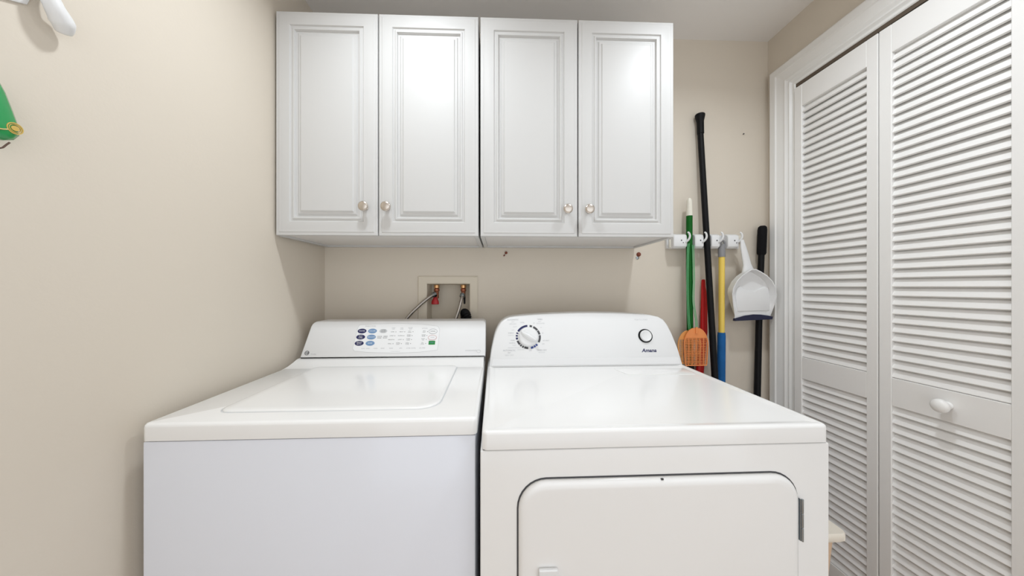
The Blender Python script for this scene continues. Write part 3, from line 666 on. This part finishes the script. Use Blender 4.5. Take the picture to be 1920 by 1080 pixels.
# white wall peg and the green pouch, top left
pg = thing('wall_peg', (XL, -0.88, 1.66), label='white plastic wall peg with a rounded end, top left corner', cat='peg')
bk = [(-0.975, 1.628), (-0.930, 1.636), (-0.900, 1.645), (-0.876, 1.657), (-0.872, 1.672), (-0.880, 1.740), (-0.975, 1.740)]
obj('backing', loft([[(XL, y, z) for y, z in bk], [(XL+0.004, y, z) for y, z in bk], [(XL+0.006, y, z) for y, z in inset(bk, 0.003)]]), 'plastic', pg)
obj('arm', tube([(XL+0.004, -0.866, 1.700), (XL+0.018, -0.866, 1.690), (XL+0.024, -0.860, 1.668), (XL+0.021, -0.848, 1.652), (XL+0.014, -0.841, 1.640)], [0.012, 0.0115, 0.012, 0.0145, 0.009], 14, curve=5), 'plastic', pg, sharp=70)
gp = thing('gift_pouch', (XL+0.03, -0.935, 1.42), label='shiny green pouch with a round gold emblem hanging at the left edge', cat='pouch')
go = [(-1.010, 1.420), (-0.915, 1.4210), (-0.9050, 1.4260), (-0.8995, 1.4350), (-0.9000, 1.4480), (-0.9060, 1.4700), (-0.9130, 1.4930), (-0.9180, 1.5040), (-0.925, 1.5080), (-1.010, 1.512)]
def gl(d, x, o_=go):
    return [(x, yy, zz) for yy, zz in inset(o_, d)]
pou = loft([gl(0.004, XL+0.016), gl(0.0, XL+0.021), gl(0.0, XL+0.026), gl(0.005, XL+0.031), gl(0.014, XL+0.033)])
obj('pouch_body', pou, 'satin', gp, sharp=60)
pmx = Matrix.Translation((XL+0.0322, -0.9085, 1.4420)) @ Matrix(((0, 0, 1), (1, 0, 0), (0, 1, 0))).to_4x4()
em = annulus(pmx, 0.0085, 0.0085, 0.0013, 0.0012); em = merge(em, annulus(pmx, 0.0062, 0.0062, 0.0008, 0.0012)); em = merge(em, slab_on(ell(0.0042, 0.0038, 14), pmx, 0.0015))
obj('emblem', em, 'gold', gp, label='round gold emblem')
obj('piping', tube([(XL+0.0335, -1.000, 1.4335), (XL+0.0335, -0.950, 1.4320), (XL+0.0335, -0.925, 1.4340), (XL+0.0335, -0.916, 1.4370)], 0.0009, 6, curve=3), 'gold', gp, label='thin gold piping')
obj('loop', tube([(XL+0.026, -0.965, 1.508), (XL+0.026, -0.967, 1.56), (XL+0.020, -0.968, 1.63), (XL+0.005, -0.968, 1.668)], 0.0012, 6, curve=4), 'plastic', gp)
obj('cord_tail', tube([(XL+0.026, -0.935, 1.4215), (XL+0.026, -0.928, 1.412), (XL+0.026, -0.918, 1.408), (XL+0.026, -0.912, 1.416), (XL+0.026, -0.909, 1.4205)], 0.0011, 6, curve=3), 'twine', gp, label='thin brown cord')

# bin between dryer and closet doors
bn = thing('waste_bin', (0.83, -0.47, 0), label='beige plastic bin with an ivory rim, between the dryer and the louvred doors', cat='bin')
def rr(x0, y0, x1, y1, r, z): return [(x, y, z) for x, y in rrect(x0, y0, x1, y1, r, 5)]
bi = loft([rr(0.755, -0.565, 0.890, -0.375, 0.03, 0.0), rr(0.735, -0.588, 0.917, -0.355, 0.02, 0.50), rr(0.733, -0.590, 0.919, -0.353, 0.02, 0.535), rr(0.737, -0.583, 0.910, -0.357, 0.028, 0.535), rr(0.739, -0.581, 0.908, -0.359, 0.028, 0.50), rr(0.758, -0.562, 0.887, -0.378, 0.028, 0.006)])
obj('bin_body', bi, 'binc', bn, sharp=40)
ri = loft([rr(0.729, -0.600, 0.928, -0.345, 0.016, 0.521), rr(0.724, -0.605, 0.934, -0.342, 0.018, 0.527), rr(0.724, -0.605, 0.934, -0.342, 0.018, 0.543), rr(0.726, -0.603, 0.932, -0.344, 0.017, 0.546), rr(0.744, -0.575, 0.906, -0.365, 0.012, 0.546), rr(0.746, -0.573, 0.904, -0.367, 0.012, 0.525)], cap0=False, cap1=False)
obj('rim', ri, 'binrim', bn, sharp=40, label='ivory rim')

# ceiling lights (above the frame): they light the room
for i, (x, y, z) in enumerate(LAMPS):
    cl = thing('ceiling_light', (x, y, ZC), label=('round white ceiling light above the washer side' if i == 0 else 'round white ceiling light above the dryer side'), cat='ceiling light', group='recessed ceiling lights')
    t = annulus(Matrix.Translation((x, y, ZC-0.008)), 0.085, 0.085, 0.022, 0.008)
    obj('trim_ring', t, 'trim', cl)
    obj('diffuser', lathe((x, y, ZC), (0, 0, -1), [(0, 0.062), (0.003, 0.062), (0.004, 0.058)], 28), 'lamp', cl)
